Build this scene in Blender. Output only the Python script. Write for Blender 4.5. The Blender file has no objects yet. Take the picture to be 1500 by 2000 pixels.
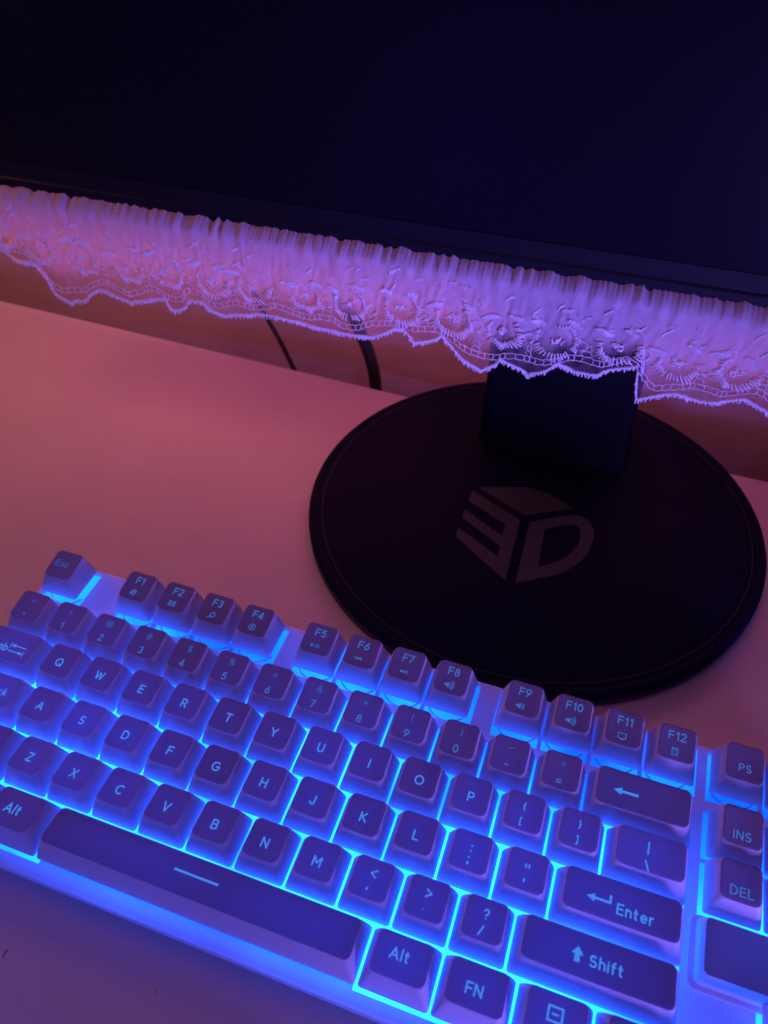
import bpy, bmesh, math, random
from mathutils import Vector, Matrix

random.seed(7)
S = 0.001                      # all lengths below are in millimetres
sc = bpy.context.scene
COL = sc.collection

# ------------------------------------------------------------------ camera
cam_d = bpy.data.cameras.new("camera")
cam = bpy.data.objects.new("camera", cam_d)
COL.objects.link(cam)
sc.camera = cam
R3 = ((0.94428547, 0.32906625, 0.00635155),
      (0.23105715, -0.64904937, -0.72480860),
      (-0.23438758, 0.68589381, -0.68892100))
right, down, fwd = (Vector(r) for r in R3)
M = Matrix((right, -down, -fwd)).transposed().to_4x4()
M.translation = Vector((221.5, -172.3, 297.8)) * S
cam.matrix_world = M
cam_d.sensor_fit = 'HORIZONTAL'
cam_d.sensor_width = 36.0
cam_d.lens = 36.0 * 1515.0 / 1500.0
cam_d.clip_start = 0.01
cam_d.clip_end = 50.0
cam_d.dof.use_dof = True
cam_d.dof.focus_distance = 0.300
cam_d.dof.aperture_fstop = 17.0

# ------------------------------------------------------------------ world / lights / exposure
world = bpy.data.worlds.new("World")
sc.world = world
world.use_nodes = True
bg = world.node_tree.nodes["Background"]
bg.inputs[0].default_value = (0.55, 0.22, 0.42, 1)
bg.inputs[1].default_value = 0.006

def area(name, loc, target, size, power, color, spread=180, size_y=None):
    d = bpy.data.lights.new(name, 'AREA')
    d.shape = 'RECTANGLE' if size_y else 'DISK'; d.size = size * S
    if size_y: d.size_y = size_y * S
    d.energy = power; d.color = color; d.spread = math.radians(spread)
    o = bpy.data.objects.new(name, d); COL.objects.link(o)
    o.location = Vector(loc) * S
    o.rotation_euler = (Vector(target) * S - o.location).to_track_quat('-Z', 'Y').to_euler()
    return o
area("red_lamp", (-390, 85, 310), (-120, 190, 40), 130, 0.40, (1.0, 0.34, 0.27))          # warm red lamp on the left
area("red_overhead_fill", (40, -60, 1100), (150, 120, 0), 700, 0.78, (1.0, 0.31, 0.36))   # added overhead fill, reddens the lace top and desk
area("red_wall_fill", (60, 238, 150), (60, 300, 148), 560, 0.84, (1.0, 0.24, 0.36), 180, 16)       # unseen light added behind the monitor to brighten the wall
area("violet_fill", (560, -120, 900), (180, -20, 20), 420, 0.24, (0.25, 0.10, 1.0))  # added overhead fill, spreads blue evenly over the key tops
area("blue_fill", (520, -300, 40), (120, 160, 140), 160, 0.60, (0.24, 0.15, 1.0), 50)     # unseen low fill, added to light the lace blue
area("blue_fill", (30, -270, 70), (70, -140, 0), 60, 0.085, (0.10, 0.11, 1.0))  # unseen low light, added for the blue on the front-left desk

sc.view_settings.view_transform = 'Standard'
sc.view_settings.look = 'None'
sc.view_settings.exposure = 0
sc.view_settings.gamma = 1
sc.view_settings.use_curve_mapping = False
sc.render.engine = 'CYCLES'
sc.cycles.use_denoising = True
sc.cycles.max_bounces = 10
sc.cycles.diffuse_bounces = 5
sc.cycles.glossy_bounces = 3
sc.cycles.transmission_bounces = 6
sc.cycles.transparent_max_bounces = 12
sc.cycles.sample_clamp_indirect = 4.0
sc.cycles.caustics_reflective = False
sc.cycles.caustics_refractive = False

# ------------------------------------------------------------------ materials
def mat(name, color, rough=0.5, spec=0.5, bump=None, noise_col=None):
    m = bpy.data.materials.new(name); m.use_nodes = True
    nt = m.node_tree; p = nt.nodes["Principled BSDF"]
    p.inputs["Base Color"].default_value = (*color, 1)
    p.inputs["Roughness"].default_value = rough
    p.inputs["Specular IOR Level"].default_value = spec
    if bump or noise_col:
        tc = nt.nodes.new("ShaderNodeTexCoord")
    if bump:
        sc_, dist, strength = bump
        n = nt.nodes.new("ShaderNodeTexNoise"); n.inputs["Scale"].default_value = sc_
        n.inputs["Detail"].default_value = 6
        b = nt.nodes.new("ShaderNodeBump"); b.inputs["Distance"].default_value = dist
        b.inputs["Strength"].default_value = strength
        nt.links.new(tc.outputs["Object"], n.inputs["Vector"])
        nt.links.new(n.outputs["Fac"], b.inputs["Height"])
        nt.links.new(b.outputs["Normal"], p.inputs["Normal"])
    if noise_col:
        sc_, c2 = noise_col
        n = nt.nodes.new("ShaderNodeTexNoise"); n.inputs["Scale"].default_value = sc_
        n.inputs["Detail"].default_value = 5
        r = nt.nodes.new("ShaderNodeValToRGB")
        r.color_ramp.elements[0].position = 0.35; r.color_ramp.elements[1].position = 0.7
        r.color_ramp.elements[0].color = (*color, 1); r.color_ramp.elements[1].color = (*c2, 1)
        nt.links.new(tc.outputs["Object"], n.inputs["Vector"])
        nt.links.new(n.outputs["Fac"], r.inputs["Fac"])
        nt.links.new(r.outputs["Color"], p.inputs["Base Color"])
    return m

def translucent(name, color, fac, rough=0.45, tcol=None, bump=None):
    m = mat(name, color, rough, 0.3, bump)
    nt = m.node_tree; p = nt.nodes["Principled BSDF"]; out = nt.nodes["Material Output"]
    t = nt.nodes.new("ShaderNodeBsdfTranslucent"); t.inputs[0].default_value = (*(tcol or color), 1)
    mx = nt.nodes.new("ShaderNodeMixShader"); mx.inputs[0].default_value = fac
    nt.links.new(p.outputs[0], mx.inputs[1]); nt.links.new(t.outputs[0], mx.inputs[2])
    nt.links.new(mx.outputs[0], out.inputs[0])
    return m

def emit(name, color, strength, sample=False):
    m = bpy.data.materials.new(name); m.use_nodes = True
    nt = m.node_tree; nt.nodes.clear()
    e = nt.nodes.new("ShaderNodeEmission"); o = nt.nodes.new("ShaderNodeOutputMaterial")
    e.inputs[0].default_value = (*color, 1); e.inputs[1].default_value = strength
    nt.links.new(e.outputs[0], o.inputs[0])
    if not sample:
        m.cycles.emission_sampling = 'NONE'
    return m

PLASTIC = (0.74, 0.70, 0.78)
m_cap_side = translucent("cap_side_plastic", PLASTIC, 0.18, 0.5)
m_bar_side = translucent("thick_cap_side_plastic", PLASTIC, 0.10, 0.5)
m_bar_top = translucent("thick_cap_top_plastic", (0.30, 0.27, 0.38), 0.30, 0.55, tcol=(0.40, 0.36, 0.52), bump=(9000, 0.00003, 0.5))  # white plastic too, colour darkened to dim the tops of wide keys
m_cap_top = translucent("cap_top_plastic", (0.38, 0.32, 0.42), 0.35, 0.55, tcol=(0.40, 0.36, 0.52), bump=(9000, 0.00003, 0.5))  # white like the sides, darkened so tops show less red light
m_case = translucent("frosted_case_plastic", PLASTIC, 0.12, 0.4)
m_body = translucent("case_body_plastic", PLASTIC, 0.03, 0.4)
m_leg = [emit("legend_bright", (0.06, 0.24, 0.90), 0.95), emit("legend_medium", (0.07, 0.20, 0.75), 0.66),
         emit("legend_dim", (0.06, 0.15, 0.60), 0.58)]
m_desk = mat("desk_laminate", (0.70, 0.62, 0.62), 0.38, 0.4, bump=(2500, 0.00005, 0.25), noise_col=(14, (0.64, 0.57, 0.58)))
m_wall = mat("painted_plaster_wall", (0.66, 0.50, 0.52), 0.85, 0.2, bump=(70, 0.0012, 0.5), noise_col=(13, (0.58, 0.43, 0.47)))
m_black = mat("black_satin_plastic", (0.007, 0.007, 0.013), 0.5, 0.16, bump=(3500, 0.00004, 0.4))
m_disc = mat("black_base_coating", (0.005, 0.006, 0.030), 0.6, 0.04, bump=(2500, 0.00006, 0.5))  # black coating with the blue of the key glow mixed into its colour
m_rim = mat("base_rim_rubber", (0.03, 0.027, 0.035), 0.6, 0.35, bump=(1500, 0.0002, 0.5))
m_screen = mat("switched_off_screen", (0.004, 0.004, 0.009), 0.36, 0.12)
m_logo = mat("grey_logo_print", (0.05, 0.055, 0.075), 0.6, 0.2)
m_cable = mat("black_cable_rubber", (0.03, 0.025, 0.03), 0.5, 0.4)
m_thread = translucent("white_embroidery_thread", (0.96, 0.96, 0.97), 0.08, 0.7)
m_crumb = mat("dark_crumb", (0.3, 0.22, 0.24), 0.8, 0.2)

# LED light-guide under the keys: brighter round some of the diodes
m_led = bpy.data.materials.new("led_light_guide"); m_led.use_nodes = True
nt = m_led.node_tree; nt.nodes.clear()
e = nt.nodes.new("ShaderNodeEmission"); o_ = nt.nodes.new("ShaderNodeOutputMaterial")
tc = nt.nodes.new("ShaderNodeTexCoord"); n = nt.nodes.new("ShaderNodeTexNoise")
n.inputs["Scale"].default_value = 30; n.inputs["Detail"].default_value = 1
mr = nt.nodes.new("ShaderNodeMapRange")
mr.inputs["From Min"].default_value = 0.35; mr.inputs["From Max"].default_value = 0.68
mr.inputs["To Min"].default_value = 3.4; mr.inputs["To Max"].default_value = 11.5
e.inputs[0].default_value = (0.003, 0.096, 1.0, 1)
nt.links.new(tc.outputs["Object"], n.inputs["Vector"]); nt.links.new(n.outputs["Fac"], mr.inputs["Value"])
sx = nt.nodes.new("ShaderNodeSeparateXYZ"); my = nt.nodes.new("ShaderNodeMapRange")
my.inputs["From Min"].default_value = 0.012; my.inputs["From Max"].default_value = 0.052    # dimmer strip under the F row
my.inputs["To Min"].default_value = 1.7; my.inputs["To Max"].default_value = 0.48
mm_ = nt.nodes.new("ShaderNodeMath"); mm_.operation = 'MULTIPLY'
nt.links.new(tc.outputs["Object"], sx.inputs[0]); nt.links.new(sx.outputs[1], my.inputs["Value"])
nt.links.new(mr.outputs[0], mm_.inputs[0]); nt.links.new(my.outputs[0], mm_.inputs[1])
nt.links.new(mm_.outputs[0], e.inputs[1]); nt.links.new(e.outputs[0], o_.inputs[0])

# sheer tulle of the lace
m_tulle = bpy.data.materials.new("sheer_white_tulle"); m_tulle.use_nodes = True
nt = m_tulle.node_tree; p = nt.nodes["Principled BSDF"]; out = nt.nodes["Material Output"]
p.inputs["Base Color"].default_value = (0.68, 0.63, 0.68, 1); p.inputs["Roughness"].default_value = 0.8
p.inputs["Specular IOR Level"].default_value = 0.2
t = nt.nodes.new("ShaderNodeBsdfTranslucent"); t.inputs[0].default_value = (0.8, 0.78, 0.82, 1)
mx = nt.nodes.new("ShaderNodeMixShader"); mx.inputs[0].default_value = 0.4
tr = nt.nodes.new("ShaderNodeBsdfTransparent")
mx2 = nt.nodes.new("ShaderNodeMixShader")
at = nt.nodes.new("ShaderNodeAttribute"); at.attribute_name = "weave"
tc = nt.nodes.new("ShaderNodeTexCoord"); n = nt.nodes.new("ShaderNodeTexNoise")
n.inputs["Scale"].default_value = 260; n.inputs["Detail"].default_value = 3
ma = nt.nodes.new("ShaderNodeMath"); ma.operation = 'MULTIPLY_ADD'; ma.inputs[1].default_value = 0.55; ma.inputs[2].default_value = -0.275
ad = nt.nodes.new("ShaderNodeMath"); ad.operation = 'ADD'; ad.use_clamp = True
nt.links.new(tc.outputs["Object"], n.inputs["Vector"]); nt.links.new(n.outputs["Fac"], ma.inputs[0])
nt.links.new(ma.outputs[0], ad.inputs[0]); nt.links.new(at.outputs["Fac"], ad.inputs[1])
nt.links.new(p.outputs[0], mx.inputs[1]); nt.links.new(t.outputs[0], mx.inputs[2])
nt.links.new(ad.outputs[0], mx2.inputs[0]); nt.links.new(tr.outputs[0], mx2.inputs[1])
nt.links.new(mx.outputs[0], mx2.inputs[2]); nt.links.new(mx2.outputs[0], out.inputs[0])

# ------------------------------------------------------------------ helpers
def obj(name, bm, mats, parent=None, smooth=False, label=None):
    me = bpy.data.meshes.new(name)
    for v in bm.verts: v.co *= S
    bm.to_mesh(me); bm.free()
    for mm in (mats if isinstance(mats, (list, tuple)) else [mats]): me.materials.append(mm)
    if smooth:
        for f in me.polygons: f.use_smooth = True
        if smooth != 'all':
            me.set_sharp_from_angle(angle=math.radians(smooth if smooth is not True else 35))
    o = bpy.data.objects.new(name, me); COL.objects.link(o)
    if parent: o.parent = parent
    if label: o["label"] = label
    return o

def thing(name, label, cat, loc=(0, 0, 0), rot=(0, 0, 0), group=None):
    o = bpy.data.objects.new(name, None); COL.objects.link(o)
    o.empty_display_size = 0.02
    o.location = Vector(loc) * S; o.rotation_euler = rot
    tag(o, label, cat, group)
    return o

def tag(o, label, cat, group=None, kind=None):
    o["label"] = label; o["category"] = cat
    if group: o["group"] = group
    if kind: o["kind"] = kind
    return o

def rrect(w, d, r, cx, cy, n=5, seg=0):
    pts = []
    r = min(r, w / 2 - .01, d / 2 - .01)
    for k, (sx, sy) in enumerate(((1, 1), (-1, 1), (-1, -1), (1, -1))):
        for i in range(n + 1):
            a = math.pi / 2 * (k + i / n)
            pts.append((cx + sx * (w / 2 - r) + r * math.cos(a), cy + sy * (d / 2 - r) + r * math.sin(a)))
        if seg:
            sx2, sy2 = ((-1, 1), (-1, -1), (1, -1), (1, 1))[k]
            a = math.pi / 2 * (k + 1)
            p0 = pts[-1]
            p1 = (cx + sx2 * (w / 2 - r) + r * math.cos(a), cy + sy2 * (d / 2 - r) + r * math.sin(a))
            for i in range(1, seg):
                pts.append((p0[0] + (p1[0] - p0[0]) * i / seg, p0[1] + (p1[1] - p0[1]) * i / seg))
    return pts

def loft(bm, rings, cap_bottom=False, cap_top=False, mi=0, flip=False):
    rv = [[bm.verts.new(p) for p in r] for r in rings]
    n = len(rv[0])
    for a, b in zip(rv, rv[1:]):
        for i in range(n):
            q = (a[i], a[(i + 1) % n], b[(i + 1) % n], b[i])
            f = bm.faces.new(q[::-1] if flip else q); f.material_index = mi
    if cap_bottom: f = bm.faces.new(rv[0][::-1] if not flip else rv[0]); f.material_index = mi
    if cap_top: f = bm.faces.new(rv[-1] if not flip else rv[-1][::-1]); f.material_index = mi
    return rv

def box(bm, x0, x1, y0, y1, z0, z1, mi=0):
    v = [bm.verts.new(p) for p in ((x0, y0, z0), (x1, y0, z0), (x1, y1, z0), (x0, y1, z0),
                                   (x0, y0, z1), (x1, y0, z1), (x1, y1, z1), (x0, y1, z1))]
    for q in ((3, 2, 1, 0), (4, 5, 6, 7), (0, 1, 5, 4), (1, 2, 6, 5), (2, 3, 7, 6), (3, 0, 4, 7)):
        f = bm.faces.new([v[i] for i in q]); f.material_index = mi

def tube(bm, pts, r, n=6, caps=True):
    pts = [Vector(p) for p in pts]
    rings = []
    for i, p in enumerate(pts):
        t = (pts[min(i + 1, len(pts) - 1)] - pts[max(i - 1, 0)])
        if t.length < 1e-9: t = Vector((0, 0, 1))
        t.normalize()
        up = Vector((0, 0, 1)) if abs(t.z) < 0.9 else Vector((0, 1, 0))
        a = t.cross(up).normalized(); b = t.cross(a)
        rr = r[i] if isinstance(r, (list, tuple)) else r
        rings.append([p + a * rr * math.cos(2 * math.pi * k / n) + b * rr * math.sin(2 * math.pi * k / n) for k in range(n)])
    loft(bm, rings, caps, caps)

# ------------------------------------------------------------------ setting: desk and wall
bm = bmesh.new()
# rear edge runs through (-240,250.5) and (323,224); very slightly rotated
def rear(x): return 237.9 - (x - 15.1) * 0.0462
xs = (-900, 900)
prof = [(-700, 0.0)]
v = []
for z, inset in ((-25, 0), (-0.8, 0), (0, 0.8)):
    v.append([bm.verts.new((-900 + inset, -620 + inset, z)), bm.verts.new((900 - inset, -620 + inset, z)),
              bm.verts.new((900 - inset, rear(900) - inset, z)), bm.verts.new((-900 + inset, rear(-900) - inset, z))])
for a, b in zip(v, v[1:]):
    for i in range(4): bm.faces.new((a[i], a[(i + 1) % 4], b[(i + 1) % 4], b[i]))
bm.faces.new(v[0][::-1]); bm.faces.new(v[-1])
desk = obj("desk", bm, m_desk)
tag(desk, "pale smooth desk top under the keyboard and the round monitor base", "desk")

bm = bmesh.new()
N = 60
g = [[bm.verts.new((-1100 + 2200 * i / N, 292 - 0.02 * (-1100 + 2200 * i / N) + 1.2 * math.sin(i * .9) * math.sin(j * .7), -500 + 1500 * j / 40))
      for i in range(N + 1)] for j in range(41)]
for j in range(40):
    for i in range(N): bm.faces.new((g[j][i], g[j][i + 1], g[j + 1][i + 1], g[j + 1][i]))
wall = obj("wall", bm, m_wall, smooth='all')
wall["kind"] = "structure"
bm = bmesh.new()
box(bm, -1200, 1200, -900, 360, -520, -500)
fl = obj("floor", bm, m_wall); fl["kind"] = "structure"

# ------------------------------------------------------------------ keyboard
U = 19.05
X0 = Vector((150, -60, -36))
TH = 0.0465
kb = thing("keyboard", "white mechanical keyboard with blue backlight glowing between its keys", "keyboard", (150, -60, 0), (TH, 0, 0))
def K(p): return (p[0] - X0.x, p[1] - X0.y, p[2] - X0.z)      # keyboard frame -> local of the empty
def deskz(y): return -36 - 0.0465 * (y + 60) + 1.2

ZC = -12.5       # case top
ZP = -15.2       # light guide
ZB = -9.5        # keycap bottom edge
ROWY = [5.0, -19.3, -38.1, -57.15, -76.2, -95.25]
NUMX = 15.25

# openings in the case top
OPEN = []
OPEN.append((-0.2, 285.95, -104.9, -9.7))
for x0 in [0] + [2 + i for i in range(4)] + [6.5 + i for i in range(4)] + [11 + i for i in range(4)] + [NUMX + i for i in range(3)]:
    OPEN.append((x0 * U - (0.1 if x0 in (0, 2, 6.5, 11, NUMX) else -0.75), (x0 + 1) * U + (1.0 if x0 in (0, 5, 9.5, 14, NUMX + 2) else -0.75), -5.9, 14.2))
for r in (1, 2):
    OPEN.append((NUMX * U - 0.5, (NUMX + 3) * U + 0.5, ROWY[r] - 9.1 + (0.6 if r == 1 else -.4), ROWY[r] + 9.3))
OPEN.append(((NUMX + 1) * U - 0.5, (NUMX + 2) * U + 0.5, -86.0, -66.9))
OPEN.append((NUMX * U - 0.5, (NUMX + 3) * U + 0.5, -104.9, -86.0))
OPEN.append((293, 343, -66, -50))
CX0, CX1, CY0, CY1 = -3.5, 18.25 * U + 4, -109.3, 16.2

def solid(x, y):
    if 3.8 * U < x < 9.95 * U and y < -103.0: return True
    for a, b, c, d in OPEN:
        if a < x < b and c < y < d: return False
    return True
bx = sorted(set([CX0 + 1.2, CX1 - 1.2, 3.8 * U, 9.95 * U] + [round(v, 3) for o in OPEN for v in o[:2]]))
by = sorted(set([CY0 + 1.2, CY1 - 1.2, -103.0] + [round(v, 3) for o in OPEN for v in o[2:]]))
bm = bmesh.new()
vd = {}
def gv(x, y, z):
    k = (round(x, 3), round(y, 3), round(z, 3))
    if k not in vd: vd[k] = bm.verts.new(K(k))
    return vd[k]
cells = {}
for i in range(len(bx) - 1):
    for j in range(len(by) - 1):
        cells[i, j] = solid((bx[i] + bx[i + 1]) / 2, (by[j] + by[j + 1]) / 2)
ZT = ZC - 1.6
for (i, j), s in cells.items():
    if not s: continue
    x0, x1, y0, y1 = bx[i], bx[i + 1], by[j], by[j + 1]
    bm.faces.new((gv(x0, y0, ZC), gv(x1, y0, ZC), gv(x1, y1, ZC), gv(x0, y1, ZC)))
    for di, dj, (ax, ay, bx_, by_) in ((-1, 0, (x0, y1, x0, y0)), (1, 0, (x1, y0, x1, y1)), (0, -1, (x0, y0, x1, y0)), (0, 1, (x1, y1, x0, y1))):
        if (i + di, j + dj) in cells and not cells[i + di, j + dj]:
            bm.faces.new((gv(ax, ay, ZC), gv(ax, ay, ZT), gv(bx_, by_, ZT), gv(bx_, by_, ZC)))
obj("top_frame", bm, m_case, kb)

# case shell: rounded shoulder, groove, lower tray
W, D = CX1 - CX0, CY1 - CY0
cx, cy = (CX0 + CX1) / 2, (CY0 + CY1) / 2
def ring(ins, z, r=4):
    return [K((x, y, z)) for x, y in rrect(W - 2 * ins, D - 2 * ins, r - ins if r - ins > .5 else .5, cx, cy, 6)]
bm = bmesh.new()
loft(bm, [ring(.9, -15.2), ring(0.0, -15.0), ring(0.0, -13.6), ring(0.12, -13.0), ring(0.5, -12.62), ring(1.25, -12.51)])
obj("upper_shell", bm, m_case, kb, smooth=50)
bm = bmesh.new()
def ringd(ins, dz):
    return [K((x, y, deskz(y) + dz)) for x, y in rrect(W - 2 * ins, D - 2 * ins, 4, cx, cy, 6)]
loft(bm, [ringd(7.2, 0), ringd(6.2, .5), ringd(5.2, 2.0), ring(0.1, -18.4), ring(-0.35, -17.4), ring(-0.35, -16.2), ring(0.0, -15.75), ring(1.2, -15.6)], cap_bottom=True)
obj("lower_shell", bm, m_body, kb, smooth=50)
for x in (20, 325):
    bm = bmesh.new(); tube(bm, [K((x, 4, deskz(4) + .1)), K((x, 4, deskz(4) - 1.15))], 5, 16)
    obj("rubber_foot", bm, m_cable, kb, smooth=True)
    bm = bmesh.new(); tube(bm, [K((x, -100, deskz(-100) + .1)), K((x, -100, deskz(-100) - 1.15))], 5, 16)
    obj("rubber_foot", bm, m_cable, kb, smooth=True)

bm = bmesh.new()
q = [K(p) for p in ((CX0 + 1.6, CY0 + 1.6, ZP), (CX1 - 1.6, CY0 + 1.6, ZP), (CX1 - 1.6, CY1 - 1.6, ZP), (CX0 + 1.6, CY1 - 1.6, ZP))]
bm.faces.new([bm.verts.new(p) for p in q])
obj("light_guide", bm, m_led, kb)

# ---- keycaps
PROF = {0: (0.5, 0.155), 1: (0.5, 0.13), 2: (0.0, 0.05), 3: (-0.2, 0.0), 4: (-0.2, -0.07), 5: (0.0, -0.09)}   # centre height, slope
# slope > 0: rear edge higher (faces the user)
def cap_dims(row, w):
    bw = w * U - 0.75
    tw = w * U - (5.9 if w < 1.3 else 6.0)
    return bw, tw
def top_z(row, w, x, y):
    zc, sl = PROF[row]
    bw, tw = cap_dims(row, w)
    zz = zc + sl * y
    if w > 5: return zz - 0.012 * (y * y) * 0.9 + 0.35
    # shallow cylindrical dish, kept near both ends of wide keys
    d = max(0.0, abs(x) - (tw / 2 - 6.6))
    return zz + 0.42 * (min(d / 6.6, 1.0) ** 2) - 0.2
CAPMESH = {}
def cap_mesh(row, w):
    key = (row, w)
    if key in CAPMESH: return CAPMESH[key]
    bw, tw = cap_dims(row, w)
    bd, td, ty = 17.8, 13.4, 0.9
    if row == 5: td = 13.2
    bm = bmesh.new()
    def top_ring(ins, dz):
        return [(x, y, top_z(row, w, x, y) + dz) for x, y in rrect(tw - 2 * ins, td - 2 * ins, max(2.3 - ins, .4), 0, ty, 5, 8)]
    top = top_ring(0, 0)
    base = rrect(bw, bd, 1.1, 0, 0, 5, 8)
    def between(f, dz=0):
        # side profile: slightly bowed inwards near the bottom, like moulded caps
        g = f ** 1.12
        res = []
        for (bx_, by_), (tx, ty_, tz) in zip(base, top):
            res.append((bx_ + (tx - bx_) * g, by_ + (ty_ - by_) * g, ZB + (tz - ZB) * f))
        return res
    rings = [between(f) for f in (0, .06, .25, .5, .75, .93)]
    tops = []
    tr = top_ring(0.12, -0.12); tops.append(tr)
    tr = top_ring(0.42, -0.01); tops.append(tr)
    rv = loft(bm, rings + [tops[0]], mi=0)
    # top surface, second slot
    inner = [top_ring(0.42, -0.01)]
    last = rv[-1]
    for k, ins in enumerate((0.42, 1.2, 2.4, 3.8, 5.2)):
        rr = [bm.verts.new(p) for p in top_ring(ins, 0)]
        for i in range(len(rr)):
            f = bm.faces.new((last[i], last[(i + 1) % len(rr)], rr[(i + 1) % len(rr)], rr[i])); f.material_index = 1
        last = rr
    # close with a strip of quads across the narrow remaining island
    f = bm.faces.new(last); f.material_index = 1
    # inner cavity (walls 1.4 thick)
    ib = rrect(bw - 2.8, bd - 2.8, .8, 0, 0, 5, 8)
    it = rrect(tw - 2.2, td - 2.2, 1.2, 0, ty, 5, 8)
    lo = rv[0]
    a = [bm.verts.new((x, y, ZB)) for x, y in ib]
    for i in range(len(a)):
        f = bm.faces.new((lo[(i + 1) % len(a)], lo[i], a[i], a[(i + 1) % len(a)])); f.material_index = 0
    zi = min(v[2] for v in top) - 1.8
    b = [bm.verts.new((x, y, zi)) for x, y in it]
    for i in range(len(a)):
        f = bm.faces.new((a[(i + 1) % len(a)], a[i], b[i], b[(i + 1) % len(a)])); f.material_index = 0
    f = bm.faces.new(b[::-1]); f.material_index = 1
    me = bpy.data.meshes.new("keycap")
    for v in bm.verts: v.co *= S
    bm.to_mesh(me); bm.free()
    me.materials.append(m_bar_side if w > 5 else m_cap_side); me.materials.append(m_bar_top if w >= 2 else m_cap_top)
    for f in me.polygons: f.use_smooth = True
    me.set_sharp_from_angle(angle=math.radians(28))
    CAPMESH[key] = me
    return me

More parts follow.
